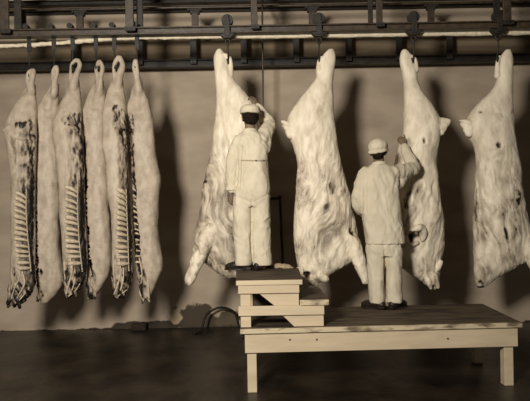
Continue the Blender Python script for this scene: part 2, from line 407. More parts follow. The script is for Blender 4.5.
BD = 6.85
rows1 = [(49.5, 217.5, 221, .05), (52, 215, 224, .09), (58, 213.8, 227, .11), (66, 214.8, 228.5, .12), (80, 216, 233, .15), (90, 216.5, 242, .19), (97, 217, 248, .22), (105, 217, 253, .25), (120, 215.5, 259, .29),
         (140, 213, 263, .31), (160, 210, 264, .31), (190, 203, 266, .32), (215, 199.5, 266, .33), (235, 195, 265, .33), (248, 195, 263, .31), (258, 202, 260, .28), (266, 209, 255, .24), (272, 217, 248, .18), (277, 227, 240, .1)]
beef(rows1, BD, [([(213, 228, 6.78), (203, 247, 6.72), (195, 266, 6.7), (189, 281, 6.68)], [.1, .088, .062, .05]), ([(224, 55, 6.83), (229.5, 58, 6.83), (231, 65, 6.83), (230.5, 75, 6.83)], [.022, .02, .018, .03])],
     [(230, 268, 7, 3, 20, .5)], [(205, 182, 3.2, 7, 20, .8), (226, 200, 3, 18, 10, .45), (222, 225, 7, 16, -15, .4), (232, 245, 5, 8, 30, .5), (216, 118, 3, 6, 0, .3), (228, 270, 9, 4, 15, .55)],
     .25, 'left beef side, pale shank pointing down left, behind the man on the stand', 11,
     (227.5, P(227.8, 62, 6.8)), 'big-wheeled trolley carrying the left beef side', tone=.52, pale=[(197, 262, 9, 30, 25, 1), (207, 236, 8, 12, 20, .8)])
rows2 = [(49.5, 329, 333, .05), (52, 326, 335.3, .08), (58, 320.5, 335.5, .11), (66, 319, 334, .13), (76, 317.5, 333, .15), (85, 312, 332, .18), (95, 303.5, 332.5, .22), (105, 295, 333, .26), (115, 289, 333.5, .29),
         (122, 287.5, 334, .31), (130, 287.5, 335.5, .32), (140, 291.5, 336, .32), (150, 295.5, 338, .32), (165, 298.5, 341.5, .33), (180, 297.3, 344, .34), (200, 296.3, 350, .35), (220, 295, 354, .36), (235, 295, 358, .36), (250, 296, 360, .34),
         (260, 297.3, 356, .32), (267, 298, 345, .28), (274, 299.5, 331, .22), (281, 301.5, 320, .15), (285.5, 304, 313, .08)]
beef(rows2, BD, [([(350, 238, 6.78), (357, 255, 6.74), (362, 270, 6.72), (365.5, 281, 6.71)], [.1, .08, .056, .038]), ([(291, 130, 6.8), (286, 128, 6.8), (283, 126, 6.8)], [.05, .03, .014]), ([(290, 125, 6.78), (285, 123, 6.78), (282, 121.5, 6.78)], [.03, .02, .01]), ([(290, 136, 6.78), (285.5, 132, 6.78)], [.03, .012]), ([(321, 58, 6.82), (318.8, 63, 6.82), (318.6, 72, 6.82)], [.018, .018, .03]), ([(304, 279, 6.74), (306, 286, 6.74)], [.05, .028]), ([(311, 280, 6.74), (316, 285, 6.74)], [.045, .024]), ([(300, 270, 6.74), (299.5, 278, 6.74)], [.04, .02]), ([(320, 276, 6.74), (326, 279, 6.74)], [.045, .024])],
     [(307, 274, 3, 3.4, 0, 1), (322, 110, 3, 6, 20, .25)], [(332, 185, 3, 10, 15, .55), (341, 196, 3, 13, 25, .5), (328, 212, 6, 12, 10, .42), (337, 227, 10, 5, -20, .4), (352, 232, 2.5, 6, -25, .7), (345, 268, 9, 3, -10, .5), (312, 128, 4, 9, 20, .3), (306, 258, 4, 10, -25, .35), (319, 280, 5, 3, -20, .4)],
     -.25, 'second beef side, ragged flap on its left flank and shank pointing down right', 23,
     (318.8, P(319.5, 60, 6.8)), 'big-wheeled trolley carrying the second beef side', pale=[(358, 258, 9, 22, -25, 1), (345, 250, 12, 10, 0, .7)])
rows3 = [(50, 402.5, 406, .05), (53, 400.5, 409, .08), (58, 399.5, 413, .11), (64, 400.5, 415, .12), (72, 402.8, 416, .13), (80, 404, 416.5, .14), (88, 404.5, 419, .17), (95, 404.3, 424, .2), (105, 405, 431, .25), (114, 405, 437, .28), (122, 404.5, 440.5, .3),
         (130, 403.5, 441, .31), (140, 401, 438.5, .31), (150, 399, 436, .31), (165, 396, 434.5, .32), (180, 393, 437, .32), (200, 390, 439.5, .33), (225, 389, 443, .34), (245, 390, 443.5, .32), (257, 395, 441.5, .3), (265, 401, 439.5, .27), (272, 409, 439.5, .23), (279, 418.5, 439, .19), (284, 427, 438.5, .13), (288.5, 432, 436, .07)]
beef(rows3, BD, [([(439, 128, 6.8), (444.5, 125.5, 6.8), (449.5, 121, 6.8)], [.06, .045, .016]), ([(439, 121, 6.8), (445, 120.5, 6.8), (449.5, 120.5, 6.8)], [.04, .024, .014]), ([(441, 132, 6.8), (446, 128, 6.8)], [.04, .016]), ([(410, 56, 6.83), (414.8, 60, 6.83), (416, 70, 6.83)], [.018, .018, .03]),
   ([(409, 230.5, 6.655), (415, 229, 6.645), (421, 227.5, 6.64), (424, 233, 6.645), (422, 240, 6.655)], [.02, .026, .034, .03, .018]), ([(404, 241, 6.67), (411, 245, 6.66), (418, 243, 6.66)], [.02, .024, .016]), ([(437, 268, 6.76), (440.5, 262, 6.76)], [.035, .02]), ([(434, 276, 6.74), (437.5, 287, 6.74)], [.045, .022]), ([(428, 280, 6.74), (431, 288.5, 6.74)], [.04, .02])],
     [(402.5, 138.5, 2.2, 2.6, 0, 1), (412, 236.5, 5, 5.5, 30, 1), (424, 140, 1.6, 2.6, 0, .8)], [(407, 196, 4, 13, 28, .75), (417, 177, 3, 9, 25, .5), (414, 233, 10, 8, 15, .5), (431, 137, 2, 5, 0, .4), (424, 200, 3, 10, 0, .3), (432, 262, 5, 10, 0, .3), (409, 145, 5, 6, 0, .4)],
     -.15, 'third beef side with an ear-like flap on its right, touched by the lower man', 37,
     (413.5, P(412.5, 61, 6.78)), 'big-wheeled trolley carrying the third beef side', tone=.14, swing=-.16)
rows4 = [(50, 506, 510, .05), (54, 501.5, 512, .09), (60, 499.5, 512.5, .12), (70, 499, 512, .13), (80, 498, 511.5, .14), (90, 493, 511.4, .18), (100, 482, 511.6, .22), (110, 472, 512.5, .27), (118, 468, 513, .29), (126, 465, 513.3, .31), (135, 468, 514, .32), (142, 473, 514.6, .32), (152, 476.3, 516, .32), (165, 478, 519, .33),
         (180, 476.3, 520.5, .34), (200, 475, 523, .35), (220, 473.8, 527, .36), (238, 474.3, 533, .36), (250, 474.8, 534, .34), (259, 475, 530, .31), (266, 475, 519, .27), (271, 475, 506, .23), (277, 475, 497, .19), (283, 475.5, 490, .13), (287.5, 478, 485, .08)]
beef(rows4, BD, [([(526, 240, 6.78), (533, 257, 6.74), (539, 272, 6.72), (543, 284, 6.71)], [.1, .08, .056, .04]), ([(470, 129, 6.8), (464, 126, 6.8), (460.5, 124, 6.8)], [.05, .03, .014]), ([(469, 134, 6.78), (464, 130, 6.78)], [.032, .014]), ([(469, 123, 6.78), (463, 121, 6.78), (459.5, 120.5, 6.78)], [.03, .02, .01]), ([(500, 57, 6.82), (497.6, 62, 6.82), (497.2, 76, 6.82)], [.016, .015, .028])],
     [(480.5, 112.5, 1.3, 1.4, 0, .9), (499, 146, 2.4, 2, 0, .9)], [(481.5, 284.5, 8, 4.5, 15, 1), (516, 200, 3.4, 11, 25, .85), (512, 184, 2, 8, 15, .4), (508, 236, 4, 9, -25, .7), (475.8, 205, 1.6, 14, 0, .7), (513, 112, 2, 3, 0, .4), (498, 155, 5, 3, 0, .35), (512, 222, 2, 12, 20, .5), (498, 120, 4, 10, 15, .25)],
     .2, 'right-hand beef side with a blackened neck end, cut off by the picture edge', 51,
     (498, P(498, 60, 6.8)), 'big-wheeled trolley carrying the right-hand beef side', tone=.24)

PD = 6.85
def pork(rows, shank, strip, ribs, dark, holes, ends, label, seed, hook, trolley_label, spine=None, ridges=()):
    """strip: rows (y, a, b) of the opened chest channel; ribs: (y0, y1, n, drop)"""
    st = -.095 if spine else .115                      # neighbouring sides hang one behind the other
    rows = [(y, l, r_, th * .8, st * min(max((y - 92) / 40, 0), 1)) for y, l, r_, th in rows]
    bm = bmesh.new(); loft(bm, rows, PD, e=2.4, m=110, sm=3)
    for pts, rad in shank: 
        xm = np.interp(106, [q[0] for q in rows], [(q[1] + q[2]) / 2 for q in rows])
        tube(bm, [P(xm, 108, PD + st * .2), P((pts[0][0] + xm) / 2, 98, PD)] + [P(*p) for p in pts], [.075, .062] + [q * .9 for q in rad], n=12)
    for pts, rad in ends: tube(bm, [P(p[0], p[1], p[2] + st) for p in pts], [q * .9 for q in rad], n=8, per=3)
    me = fuse(bm, .0095, 4)
    co, no = arrays(me); px, py = unP(co)
    front = np.clip((.35 - no[:, 1]) * 2, 0, 1)
    lump = nz(co, 6, 6, 3.4, seed, 2); fine = nz(co, 22, 22, 9, seed + 4, 2)
    wr_ = 1 - np.abs(nz(co, 7, 7, 22, seed + 6, 2)) * 2         # cross creases in the skin
    disp = lump * .013 + fine * .0018 + (wr_ - .5) * .0016
    Sx = np.array(strip, float)
    a = np.interp(py, Sx[:, 0], Sx[:, 1]); b = np.interp(py, Sx[:, 0], Sx[:, 2])
    wob = nz(co, 18, 18, 18, seed + 2, 2) * 1.6
    t = (px + wob - a) / np.maximum(b - a, .5)
    tex = nz(co, 34, 34, 11, seed + 8, 3)
    inside = np.clip(np.minimum(t, 1 - t) * 6 + .4, 0, 1) * (py + wob > Sx[0, 0]) * (py < Sx[-1, 0]) * front
    low = np.clip((py - 175) / 25, 0, 1)                            # ribs below, leaf-fat seam above
    back = np.clip((t - .62) / .12, 0, 1) if spine else np.ones(len(t))
    im = inside * np.clip((t + .1) / .35, 0, 1) * np.clip((.46 + .36 * low) + tex * (.75 - .4 * low) + back * (.34 + .3 * low), 0, 1)
    hb = blobs(px, py, co, holes, seed + 20) * front
    db = blobs(px, py, co, dark, seed + 30) * np.clip(front + .3, 0, 1)
    bot = rows[-1][0]
    endz = np.clip((py + wob * 2 - (bot - 30)) / 8, 0, 1) * np.clip((b + 4 - px) / 4, 0, 1)
    strand = nz(co + np.stack([co[:, 2] * .35, 0 * px, 0 * px], 1), 34, 30, 8, seed + 12, 2)
    em = endz * np.clip(.62 + strand * 1.5 + (py - bot + 12) / 40, 0, 1)
    gro = np.maximum(np.maximum(db, endz * .9), inside * .5)
    put(me, co + no * (disp - hb * .03 + (tex * .016 + strand * endz * .01) * gro)[:, None] + np.array([[0, 1, 0]]) * (inside * (.02 + .025 * low))[:, None])
    meat = np.maximum.reduce([hb, np.clip(db * (.74 + tex * 1.4), 0, 1), im, em])
    attr(me, 'meat', meat)
    root = thing('pork_side', label, 'pork carcass', P(rows[0][1], rows[0][0], PD), 'pork sides on the rail')
    link('carcass', me, M_pig, root)
    # surface lookup so the bones lie on the flesh
    co2, no2 = arrays(me); px2, py2 = unP(co2)
    def surf(x, y):
        k = (px2 - x) ** 2 + (py2 - y) ** 2; k = np.where(no2[:, 1] < .1, k, 1e9); idx = np.argsort(k)[:4]
        return float(co2[idx, 1].min())
    y0, y1, n, drop = ribs
    rx = Sx
    for i in range(n):
        y = y0 + (y1 - y0) * i / (n - 1)
        A = np.interp(y, Sx[:, 0], Sx[:, 1]); B = np.interp(y, Sx[:, 0], Sx[:, 2])
        if spine: B = np.interp(y, [s[0] for s in spine], [s[1] for s in spine])
        d = -drop * (1.1 - 1.25 * i / n)
        dA, dB = surf(A - .6, y + d), surf(B, y)
        dm = min((dA + dB) / 2, surf((A + B) / 2, y + d / 2) - .004)
        bm = bmesh.new(); r = (.0135 if spine else .011)
        mid = .5 if spine else .45
        y += random.uniform(-.8, .8); r *= random.uniform(.8, 1.2); A += random.uniform(-.5, 1.2)
        tube(bm, [P(A - .4, y + d * .5, dA - .002), P(A * .5 + B * .5, y + d * .15, dm - .004), P(B, y - d * .5, dB - .004)], [r * 1.9, r * 1.7, r * .7] if spine else [r * 1.3, r * 1.2, r * .8], n=8, per=4)
        obj('rib', bm, M_bone, root, smooth=True)
    if spine:
        bm = bmesh.new(); ys = np.arange(spine[0][0] + 40, spine[-1][0], 2.6)
        pts = []
        for y in ys:
            x = np.interp(y, [s[0] for s in spine], [s[1] for s in spine]); pts.append(P(x, y, surf(x, y) - .004))
        tube(bm, pts[::3] + [pts[-1]], .0055, n=8, per=3)
        for p in pts: ball(bm, p, .008, .008, random.uniform(.006, .012), u=8, v=6)
        obj('backbone', bm, M_bone, root, smooth=True)
    if ridges:
        bm = bmesh.new()
        for pts, r in ridges:
            q = [(x + random.uniform(-.7, .7), y) for x, y in pts]
            tube(bm, [P(x, y, surf(x, y) - .001) for x, y in q], [r * random.uniform(.5, 1.0) for _ in q], n=8, per=4)
        obj('sinew', bm, M_bone, root, smooth=True)
    trolley(*hook, True, trolley_label, 'small pork trolleys on the main rail')

SD = 6.8
r1 = [(84, 27.5, 35.5, .1), (92, 22.5, 35.5, .14), (100, 17, 36, .18), (112, 10, 36.5, .22), (122, 5, 36.5, .24), (130, 4, 36.5, .25), (138, 5.5, 36, .25), (150, 8, 35.5, .25), (170, 10.5, 34.5, .26), (200, 11, 34.5, .27), (230, 11.5, 34.5, .28), (250, 12, 35, .28), (265, 10.5, 35.5, .28), (280, 10, 35.5, .25), (292, 8.5, 33, .2), (300, 7.5, 27, .14), (304, 8, 23, .1)]
pork(r1, [([(31, 92, SD), (31.5, 82, SD), (33.5, 74, SD), (33.6, 70, SD)], [.05, .04, .034, .026]), ([(29, 90, SD), (27.5, 80, SD), (28.5, 73, SD), (32.5, 69.8, SD)], [.03, .02, .02, .024])],
     [(140, 17, 34.5), (170, 18.5, 34), (200, 17, 34), (230, 16, 33.5), (250, 17, 33.5), (266, 20, 34), (285, 26, 35), (296, 28, 32)], (196, 268, 14, 5),
     [(23, 124, 10, 3.4, -20, 1), (31, 130, 4.5, 9, 0, 1), (20, 134, 7, 7, 30, .45), (26, 160, 3, 22, 0, .35), (29, 145, 3, 14, 0, .8), (14, 276, 3.2, 9, 5, .8), (17, 291, 6, 3.5, -30, .9), (9, 302, 5, 5, 0, 1), (22, 299, 6, 5, -30, 1), (30, 285, 4, 10, 0, .95), (16, 136, 8, 12, 30, .25)],
     [(13, 150, 2, 18, -8, .5), (27, 135, 3, 3, 0, .6)], [([(12, 296, SD), (9, 304, SD), (7.5, 306.5, SD)], [.05, .035, .02]), ([(19, 299, SD), (20.5, 307, SD)], [.04, .022]), ([(13, 300, SD), (14, 306.5, SD)], [.035, .02]), ([(8, 128, SD), (4, 131, SD), (2.5, 129, SD)], [.05, .035, .018])],
     'leftmost pork side, its ribs and backbone laid open', 61, (26.5, P(28.6, 76, SD - .01)), 'small trolley carrying the leftmost pork side',
     spine=[(150, 25.5), (180, 26.5), (210, 26), (235, 27.5), (255, 29.5), (272, 31)], ridges=[([(18, 262), (20, 275), (14, 290), (11, 299)], .012), ([(23, 272), (24, 284), (18, 297), (16, 303)], .012), ([(29, 288), (24, 294), (19, 300)], .01), ([(12, 268), (11.5, 280), (13, 288)], .008)])
r2 = [(84, 51.5, 59.5, .1), (92, 47, 58.5, .13), (105, 38, 58.5, .19), (120, 32, 58.5, .23), (135, 31, 58, .25), (150, 31.5, 58.5, .26), (170, 33, 59, .26), (190, 34.5, 59.5, .27), (210, 34.5, 60, .28), (235, 33.5, 59.5, .28), (255, 34.5, 60, .28), (270, 36.5, 62, .27), (282, 37, 62.5, .24), (291, 38, 61, .19), (297, 39, 54, .13), (303, 42, 48, .07)]
pork(r2, [([(54, 92, SD), (55, 82, SD), (57.5, 73, SD), (57, 67, SD)], [.05, .032, .022, .02]), ([(54, 90, SD), (53, 80, SD), (53, 72, SD), (55.5, 67, SD)], [.03, .022, .022, .02])],
     [(140, 33.2, 35), (200, 34, 36), (255, 34.5, 37.5), (275, 36, 38.5)], (205, 268, 14, 2),
     [(37, 145, 5, 5, 0, .3), (40, 295, 4, 6, 0, .95), (38, 300, 4, 4, 0, 1), (41, 273, 1.6, 4, 0, .9), (36, 240, 2, 40, 0, .55)], [(41, 273, 1.4, 2.6, 0, .8)], [([(40, 294, SD), (37, 301, SD)], [.04, .022])],
     'second pork side from the left, its smooth skin outward', 73, (51.5, P(53, 73, SD - .01)), 'small trolley carrying the second pork side')
r3 = [(76, 69.5, 79, .1), (90, 66, 80.5, .15), (105, 59, 81.5, .2), (120, 53, 82, .24), (135, 52, 82.5, .25), (150, 55, 83, .25), (170, 58, 84, .26), (210, 60.5, 85, .27), (240, 62.5, 86.5, .28), (260, 63, 87, .28), (275, 63, 86, .27), (285, 63.5, 83, .22), (292, 64.5, 77, .16), (297, 65.5, 72, .09)]
pork(r3, [([(74, 85, SD), (76.5, 75, SD), (80, 66, SD), (78.5, 60.5, SD)], [.055, .042, .034, .028]), ([(71, 82, SD), (70.8, 72, SD), (72, 64, SD), (76.5, 60, SD)], [.03, .02, .022, .024])],
     [(128, 67, 85), (170, 68, 85), (210, 67.5, 85), (240, 67, 86), (262, 70, 87), (280, 77, 86), (288, 78, 84)], (190, 263, 14, 5),
     [(72, 119, 9, 7, 20, 1), (79, 127, 4.5, 11, 0, 1), (66, 122, 5, 4, 0, .6), (72, 150, 4, 20, 0, .3), (81, 150, 2.5, 26, 0, .9), (66.5, 272, 2.6, 12, 8, .85), (79, 275, 5, 12, 10, .85), (73, 293, 8, 5, -25, .85), (83, 262, 3, 20, 0, .95)],
     [(75, 122, 4, 4, 0, .6), (66, 270, 2, 10, 8, .6)], [([(68, 292, SD), (67, 297, SD)], [.045, .024]), ([(73, 291, SD), (76, 296, SD)], [.035, .02])],
     'third pork side from the left, its ribs and backbone laid open', 85, (70.5, P(72.2, 68, SD - .01)), 'small trolley carrying the third pork side',
     spine=[(135, 77.5), (180, 78), (210, 77.5), (240, 79), (260, 81), (272, 82.5)], ridges=[([(70, 258), (72, 270), (69, 285), (67, 293)], .014), ([(75, 270), (74, 282), (70, 294)], .012), ([(80, 284), (75, 291), (69, 296)], .01), ([(64.5, 262), (65, 278), (67, 288)], .009)])
r4 = [(80, 94.5, 104, .1), (88, 91, 105, .14), (97, 87, 105.5, .17), (110, 82.5, 106, .22), (125, 80.5, 106.5, .24), (150, 80.5, 107, .25), (170, 82.5, 107.5, .26), (210, 84, 109, .27), (240, 86, 111.5, .28), (260, 87.5, 111.5, .28), (275, 87.5, 109, .26), (284, 87, 105, .22), (291, 86.5, 99.5, .16), (296, 88, 97, .12), (299, 90, 95, .07)]
pork(r4, [([(99.5, 90, SD), (100.5, 78, SD), (102.5, 68, SD), (100, 61.5, SD)], [.05, .034, .026, .024]), ([(98, 88, SD), (96.8, 76, SD), (96.2, 68, SD), (98.5, 61.5, SD)], [.034, .026, .024, .022])],
     [(140, 82, 85), (200, 84, 86.5), (240, 85.8, 88.5), (262, 88, 91), (275, 89.5, 92)], (196, 258, 14, 2),
     [(86, 142, 4, 5, 0, .3), (93, 276, 1.6, 12, -15, .9), (92, 296, 6, 4.5, 0, 1), (86, 150, 2, 30, 0, .4), (89, 262, 2, 14, 0, .6)], [(93, 276, 1.2, 9, -15, .6)], [([(91, 292, SD), (88.5, 298, SD)], [.04, .022]), ([(94, 293, SD), (96, 298, SD)], [.035, .02])],
     'fourth pork side from the left, its smooth skin outward', 97, (94, P(96.3, 68, SD - .01)), 'small trolley carrying the fourth pork side', ridges=[([(89, 262), (93, 280), (97, 291)], .009)])
r5 = [(76, 113.8, 122, .1), (85, 109, 124, .14), (100, 104.5, 125.5, .2), (115, 102, 126.5, .24), (150, 103, 127.5, .25), (190, 107.5, 129, .26), (215, 111, 131, .27), (240, 112.5, 132, .28), (260, 112.5, 132, .28), (275, 113, 131.5, .26), (286, 112.5, 130, .22), (293, 113, 126, .15), (297, 115, 122, .08)]
pork(r5, [([(118, 84, SD), (120, 74, SD), (122.6, 65, SD), (120.5, 58, SD)], [.055, .044, .034, .028]), ([(115, 82, SD), (113.8, 72, SD), (114.5, 64, SD), (118.5, 57.5, SD)], [.03, .02, .022, .024])],
     [(125, 117, 131), (160, 119, 130.5), (200, 119.5, 131), (240, 118, 132), (262, 119, 132), (275, 124, 131.5), (285, 125, 130)], (192, 263, 14, 5),
     [(117, 118, 5, 10, 10, 1), (126, 119, 5, 12, 0, 1), (121, 130, 5, 10, 0, .6), (128, 150, 2.4, 26, 0, .95), (121, 160, 2.5, 20, 0, .35), (114.5, 270, 2.4, 12, 5, .75), (120, 290, 8, 6, 0, .85), (127, 268, 4, 16, 0, .8), (130, 250, 2.5, 34, 0, .95)],
     [(124, 138, 2, 9, -20, .8), (116, 117, 3, 6, 0, .5)], [([(118, 290, SD), (117.5, 296, SD)], [.045, .022]), ([(122, 290, SD), (123, 297, SD)], [.035, .02])],
     'fifth pork side from the left, its ribs and backbone laid open', 109, (112.5, P(114.6, 67, SD - .01)), 'small trolley carrying the fifth pork side',
     spine=[(150, 125.5), (180, 126), (205, 126.5), (240, 128), (262, 128.5), (272, 129)], ridges=[([(119, 258), (121, 272), (117, 288), (115, 294)], .014), ([(124, 268), (123, 280), (120, 290)], .012), ([(113.5, 262), (113.5, 276), (115, 288)], .009), ([(127, 290), (122, 293), (118, 296)], .009)])
r6 = [(78, 135.5, 142, .09), (90, 132, 143.5, .13), (100, 128.5, 148.5, .18), (115, 126, 153, .23), (135, 129.5, 154.5, .25), (155, 130.5, 156, .25), (170, 131, 158.5, .26), (181, 132, 161, .27), (192, 132, 160, .27), (210, 132.5, 158, .28), (230, 133.5, 157.5, .28), (250, 134.5, 161, .28), (265, 136, 163.5, .27), (273, 137.5, 163, .25), (281, 138.5, 157, .22), (290, 139, 153, .17), (297, 140, 151, .13), (302.5, 142.5, 148, .07)]
pork(r6, [([(138.5, 88, SD), (138, 78, SD), (137.2, 70, SD), (136, 61, SD)], [.045, .03, .024, .024]), ([(136, 80, SD), (134.5, 73, SD), (133.6, 66, SD), (135, 61, SD)], [.02, .018, .02, .022])],
     [(128, 128.5, 132.5), (160, 130.5, 134), (200, 132.5, 136), (240, 134.5, 139), (262, 136, 140.5), (275, 138, 142)], (190, 262, 14, 2.5),
     [(131, 121, 4, 8, 0, .9), (132, 150, 2.2, 26, 0, .8), (144, 276, 2, 13, -10, .9), (145, 299, 6, 5, 0, 1), (140, 290, 3, 10, 0, .8), (145, 176, 2, 2, 0, .25)], [(144, 276, 1.4, 10, -10, .6)], [([(144, 296, SD), (143, 303, SD)], [.04, .02]), ([(147, 296, SD), (149.5, 301.5, SD)], [.035, .02])],
     'sixth pork side from the left, its smooth skin outward, nearest the beef', 121, (135.5, P(134.5, 66, SD - .01)), 'small trolley carrying the sixth pork side', ridges=[([(139, 258), (141.5, 275), (140, 292), (144, 300)], .011), ([(146, 268), (148, 285), (148.5, 298)], .009)])

# ------------------------------------------------------------------ platform and step stand
YAW = math.atan2(.08, 2.48)
def platform():
    org = Vector((-.234, 5.2, 0)); H = .545; W = 2.485; Dp = 1.11; SK = .085
    R = Matrix.Translation(org) @ Matrix.Rotation(YAW, 4, 'Z')
    t = thing('work_platform', 'long low white timber platform with a dark worn deck', 'platform', org)
    def part(name, boxes, m, lab=None, bev=.004):
        bm = bmesh.new()
        for b in boxes: box(bm, *b)
        bm.transform(R); o = obj(name, bm, m, t, bevel=bev)
        if lab: o['label'] = lab
        return o
    n = 6
    for i in range(n):
        ya, yb = .035 + i * (Dp - .035) / n + .002, .035 + (i + 1) * (Dp - .035) / n - .002
        qa, qb = W + SK * ya / Dp, W + SK * yb / Dp
        bm = bmesh.new(); hexa(bm, [(0, ya, H - .042), (qa, ya, H - .042), (qb, yb, H - .042), (0, yb, H - .042)], [(0, ya, H), (qa, ya, H), (qb, yb, H), (0, yb, H)])
        bm.transform(R); obj('deck_board', bm, M_deck, t, bevel=.004)
    part('deck_edge', [(0, W, 0, .034, H - .042, H)], M_edge, 'scuffed white front edge')
    part('front_apron', [(.04, W - .03, .03, .06, H - .215, H - .043)], M_paint)
    part('back_apron', [(.04, W - .03, Dp - .07, Dp - .04, H - .215, H - .043)], M_paint)
    for x in (.04, W - .06): part('side_apron', [(x, x + .03, .06, Dp - .07, H - .215, H - .043)], M_paint)
    for x in (.058, W - .142):
        for y in (.061, Dp - .27): part('leg', [(x + (.035 if y > .5 and x > 1 else 0), x + .082 + (.035 if y > .5 and x > 1 else 0), y, y + .09, FZ, H - .043)], M_paint)
    bm = bmesh.new()
    bm.free()
    for px in (290, 317, 450): 
        bm = bmesh.new(); p = R.inverted() @ P(px, 340, 5.23); cyl(bm, (p.x, .031, p.z), (p.x, .024, p.z), .008, 10)
        bm.transform(R); o = obj('bolt_head', bm, M_iron, t)
    return R, H
PR, PH = platform()
def step_stand():
    t = thing('step_stand', 'white timber step stand with a dark top standing on the platform', 'step stand', PR @ Vector((0, .02, PH)))
    F = 5.235
    def z(y): return CAMZ - (y - HY) * F / FPX
    def X(px, py): return P(px, py, F).x
    zt = .962; t0 = zt - .042
    x0, x1 = X(236, 282), X(302.5, 282)
    nb = 3
    for i in range(nb):
        a, b = i / nb, (i + 1) / nb
        f0, f1 = F + .03 + (1.12 - .03) * a + .002, F + .03 + (1.12 - .03) * b - .002
        def xl(y): return x0 + (-.315 - x0) * (y - F) / 1.12
        def xr(y): return x1 + (.345 - x1) * (y - F) / 1.12
        bm = bmesh.new(); hexa(bm, [(xl(f0), f0, t0), (xr(f0), f0, t0), (xr(f1), f1, t0), (xl(f1), f1, t0)], [(xl(f0), f0, zt), (xr(f0), f0, zt), (xr(f1), f1, zt), (xl(f1), f1, zt)])
        obj('top_board', bm, M_deck, t, bevel=.004)
    def part(name, b, m=M_paint):
        bm = bmesh.new(); box(bm, *b); return obj(name, bm, m, t, bevel=.004)
    part('top_edge', (x0, x1, F, F + .029, t0, zt))
    zb = PH + .002
    xa, xb = X(238, 290), X(299.5, 290); xs = X(324.5, 312)
    zs1, zs0 = z(306.3), z(315) - .008           # lower board
    back = 6.12
    for y in (F + .012, back - .03):
        nm = 'front' if y < 5.5 else 'back'
        if nm == 'back':
            part('back_post', (X(240.2, 300), X(250.6, 300), y + .003, y + .029, zb, t0 - .001)); part('back_post', (xb - .11, xb - .03, y + .003, y + .029, zb, t0 - .001)); continue
        part(nm + '_upper_board', (xa, xb, y, y + .026, (z(292.8) - .008), t0 - .001))
        part(nm + '_lower_board', (xa, xs, y, y + .026, zs0, zs1))
        part(nm + '_post', (X(240.2, 300), X(250.6, 300), y + .027, y + .06, zb, t0 - .001))
        g = y + .027
        bm = bmesh.new()
        pl = [(X(256, 293), t0 - .002), (X(258.5, 293), (z(292.8) - .008)), (X(275.5, 306), zs1 - .01), (xb - .004, zs1 - .01), (xb - .004, t0 - .002)]
        hexa(bm, [(p[0], g, p[1]) for p in pl], [(p[0], g + .025, p[1]) for p in pl]); obj('upper_riser_panel', bm, M_paint, t, bevel=.003)
        bm = bmesh.new()
        pl = [(X(281, 315), zs0 + .01), (X(294.5, 326), zb), (xs - .004, zb), (xs - .004, zs0 + .01)]
        hexa(bm, [(p[0], g, p[1]) for p in pl], [(p[0], g + .025, p[1]) for p in pl]); obj('lower_riser_panel', bm, M_paint, t, bevel=.003)
    part('shade_panel', (xa, xb, back - .002, back + .018, zb + .05, t0 - .002), M_deck, )['label'] = 'dark back panel added for the shade inside the stand'  # added panel, coloured dark so the stand's opening looks shaded inside
    part('tread_edge', (xb + .002, X(329, 304), F - .005, F + .026, zs1 + .001, zs1 + .048), M_edge)
    part('step_tread', (xb + .002, X(328.5, 304), F + .027, back, zs1 + .001, zs1 + .048), M_deck)
    for x in (xa, xb - .03): part('side_rail', (x, x + .026, F + .09, back - .032, (z(292.8) - .008), t0 - .001))
step_stand()

# ------------------------------------------------------------------ things on and behind the stand
bm = bmesh.new()
ball(bm, Vector((P(284, 268, 6.43).x, 6.30, 0.986)), .075, .05, .026); ball(bm, Vector((P(278, 268, 6.43).x, 6.31, 0.990)), .045, .04, .03); ball(bm, Vector((P(289, 269, 6.4).x, 6.29, 0.975)), .05, .04, .015)
me = fuse(bm, .006, 3); co, no = arrays(me); put(me, co + no * (nz(co, 28, 28, 28, 4, 2) * .006)[:, None])
tag(link('scrap', me, M_rag), 'small pale crumpled scrap on the stand beside the right shoe', 'scrap')
bm = bmesh.new(); tube(bm, [P(262.3, 0, 7.83), P(262.3, 5, 7.7), P(262.3, 14, 7.53), P(263, 100, 7.52), P(263.5, 208, 7.52)], .012, n=10)
tag(obj('hanging_rod', bm, M_steel, smooth=True), 'thin upright steel rod behind the raised arm of the man on the stand', 'rod')
bm = bmesh.new()
a = P(266, 198.6, 8.28); b = P(280, 198.4, 8.28)
tube(bm, [a, b - Vector((.05, 0, 0)), b, b - Vector((0, 0, .06)), Vector((b.x + .03, 8.28, .6)), Vector((b.x + .05, 8.28, FZ + .01))], .017, n=10)
tag(obj('bent_pipe', bm, M_iron, smooth=True), 'dark pipe with an elbow on the wall behind the man on the stand', 'pipe')
bm = bmesh.new(); g = .017 + FZ
pts = [Vector((P(195, 325, 7.9).x, 7.85, g)), Vector((P(200, 325, 7.9).x, 8.0, g + .005)), P(206, 315.5, 8.1), P(213, 310, 8.15), P(221, 307.5, 8.15), P(230, 309.5, 8.1), P(236, 315, 8.0), Vector((P(240, 322, 7.9).x, 7.8, .05)), Vector((P(244, 322, 7.7).x, 7.6, g))]
tube(bm, pts, .016, n=10)
tag(obj('hose', bm, M_rubber, smooth=True), 'dark rubber hose arching up by the foot of the wall left of the platform', 'hose')
x = P(139, 325, 8.2).x
bm = bmesh.new(); box(bm, x - .1, x + .1, 8.17, 8.3, FZ, .065)
bmesh.ops.subdivide_edges(bm, edges=bm.edges[:], cuts=4, use_grid_fill=True)
for v in bm.verts: 
    q = mn.noise_vector(v.co * 14) * .008; v.co.x += q.x; v.co.y += q.y; v.co.z += q.z if v.co.z > FZ + .01 else 0
tag(obj('brick', bm, M_brick, smooth=True), 'small dark block at the foot of the wall below the pork sides', 'block')

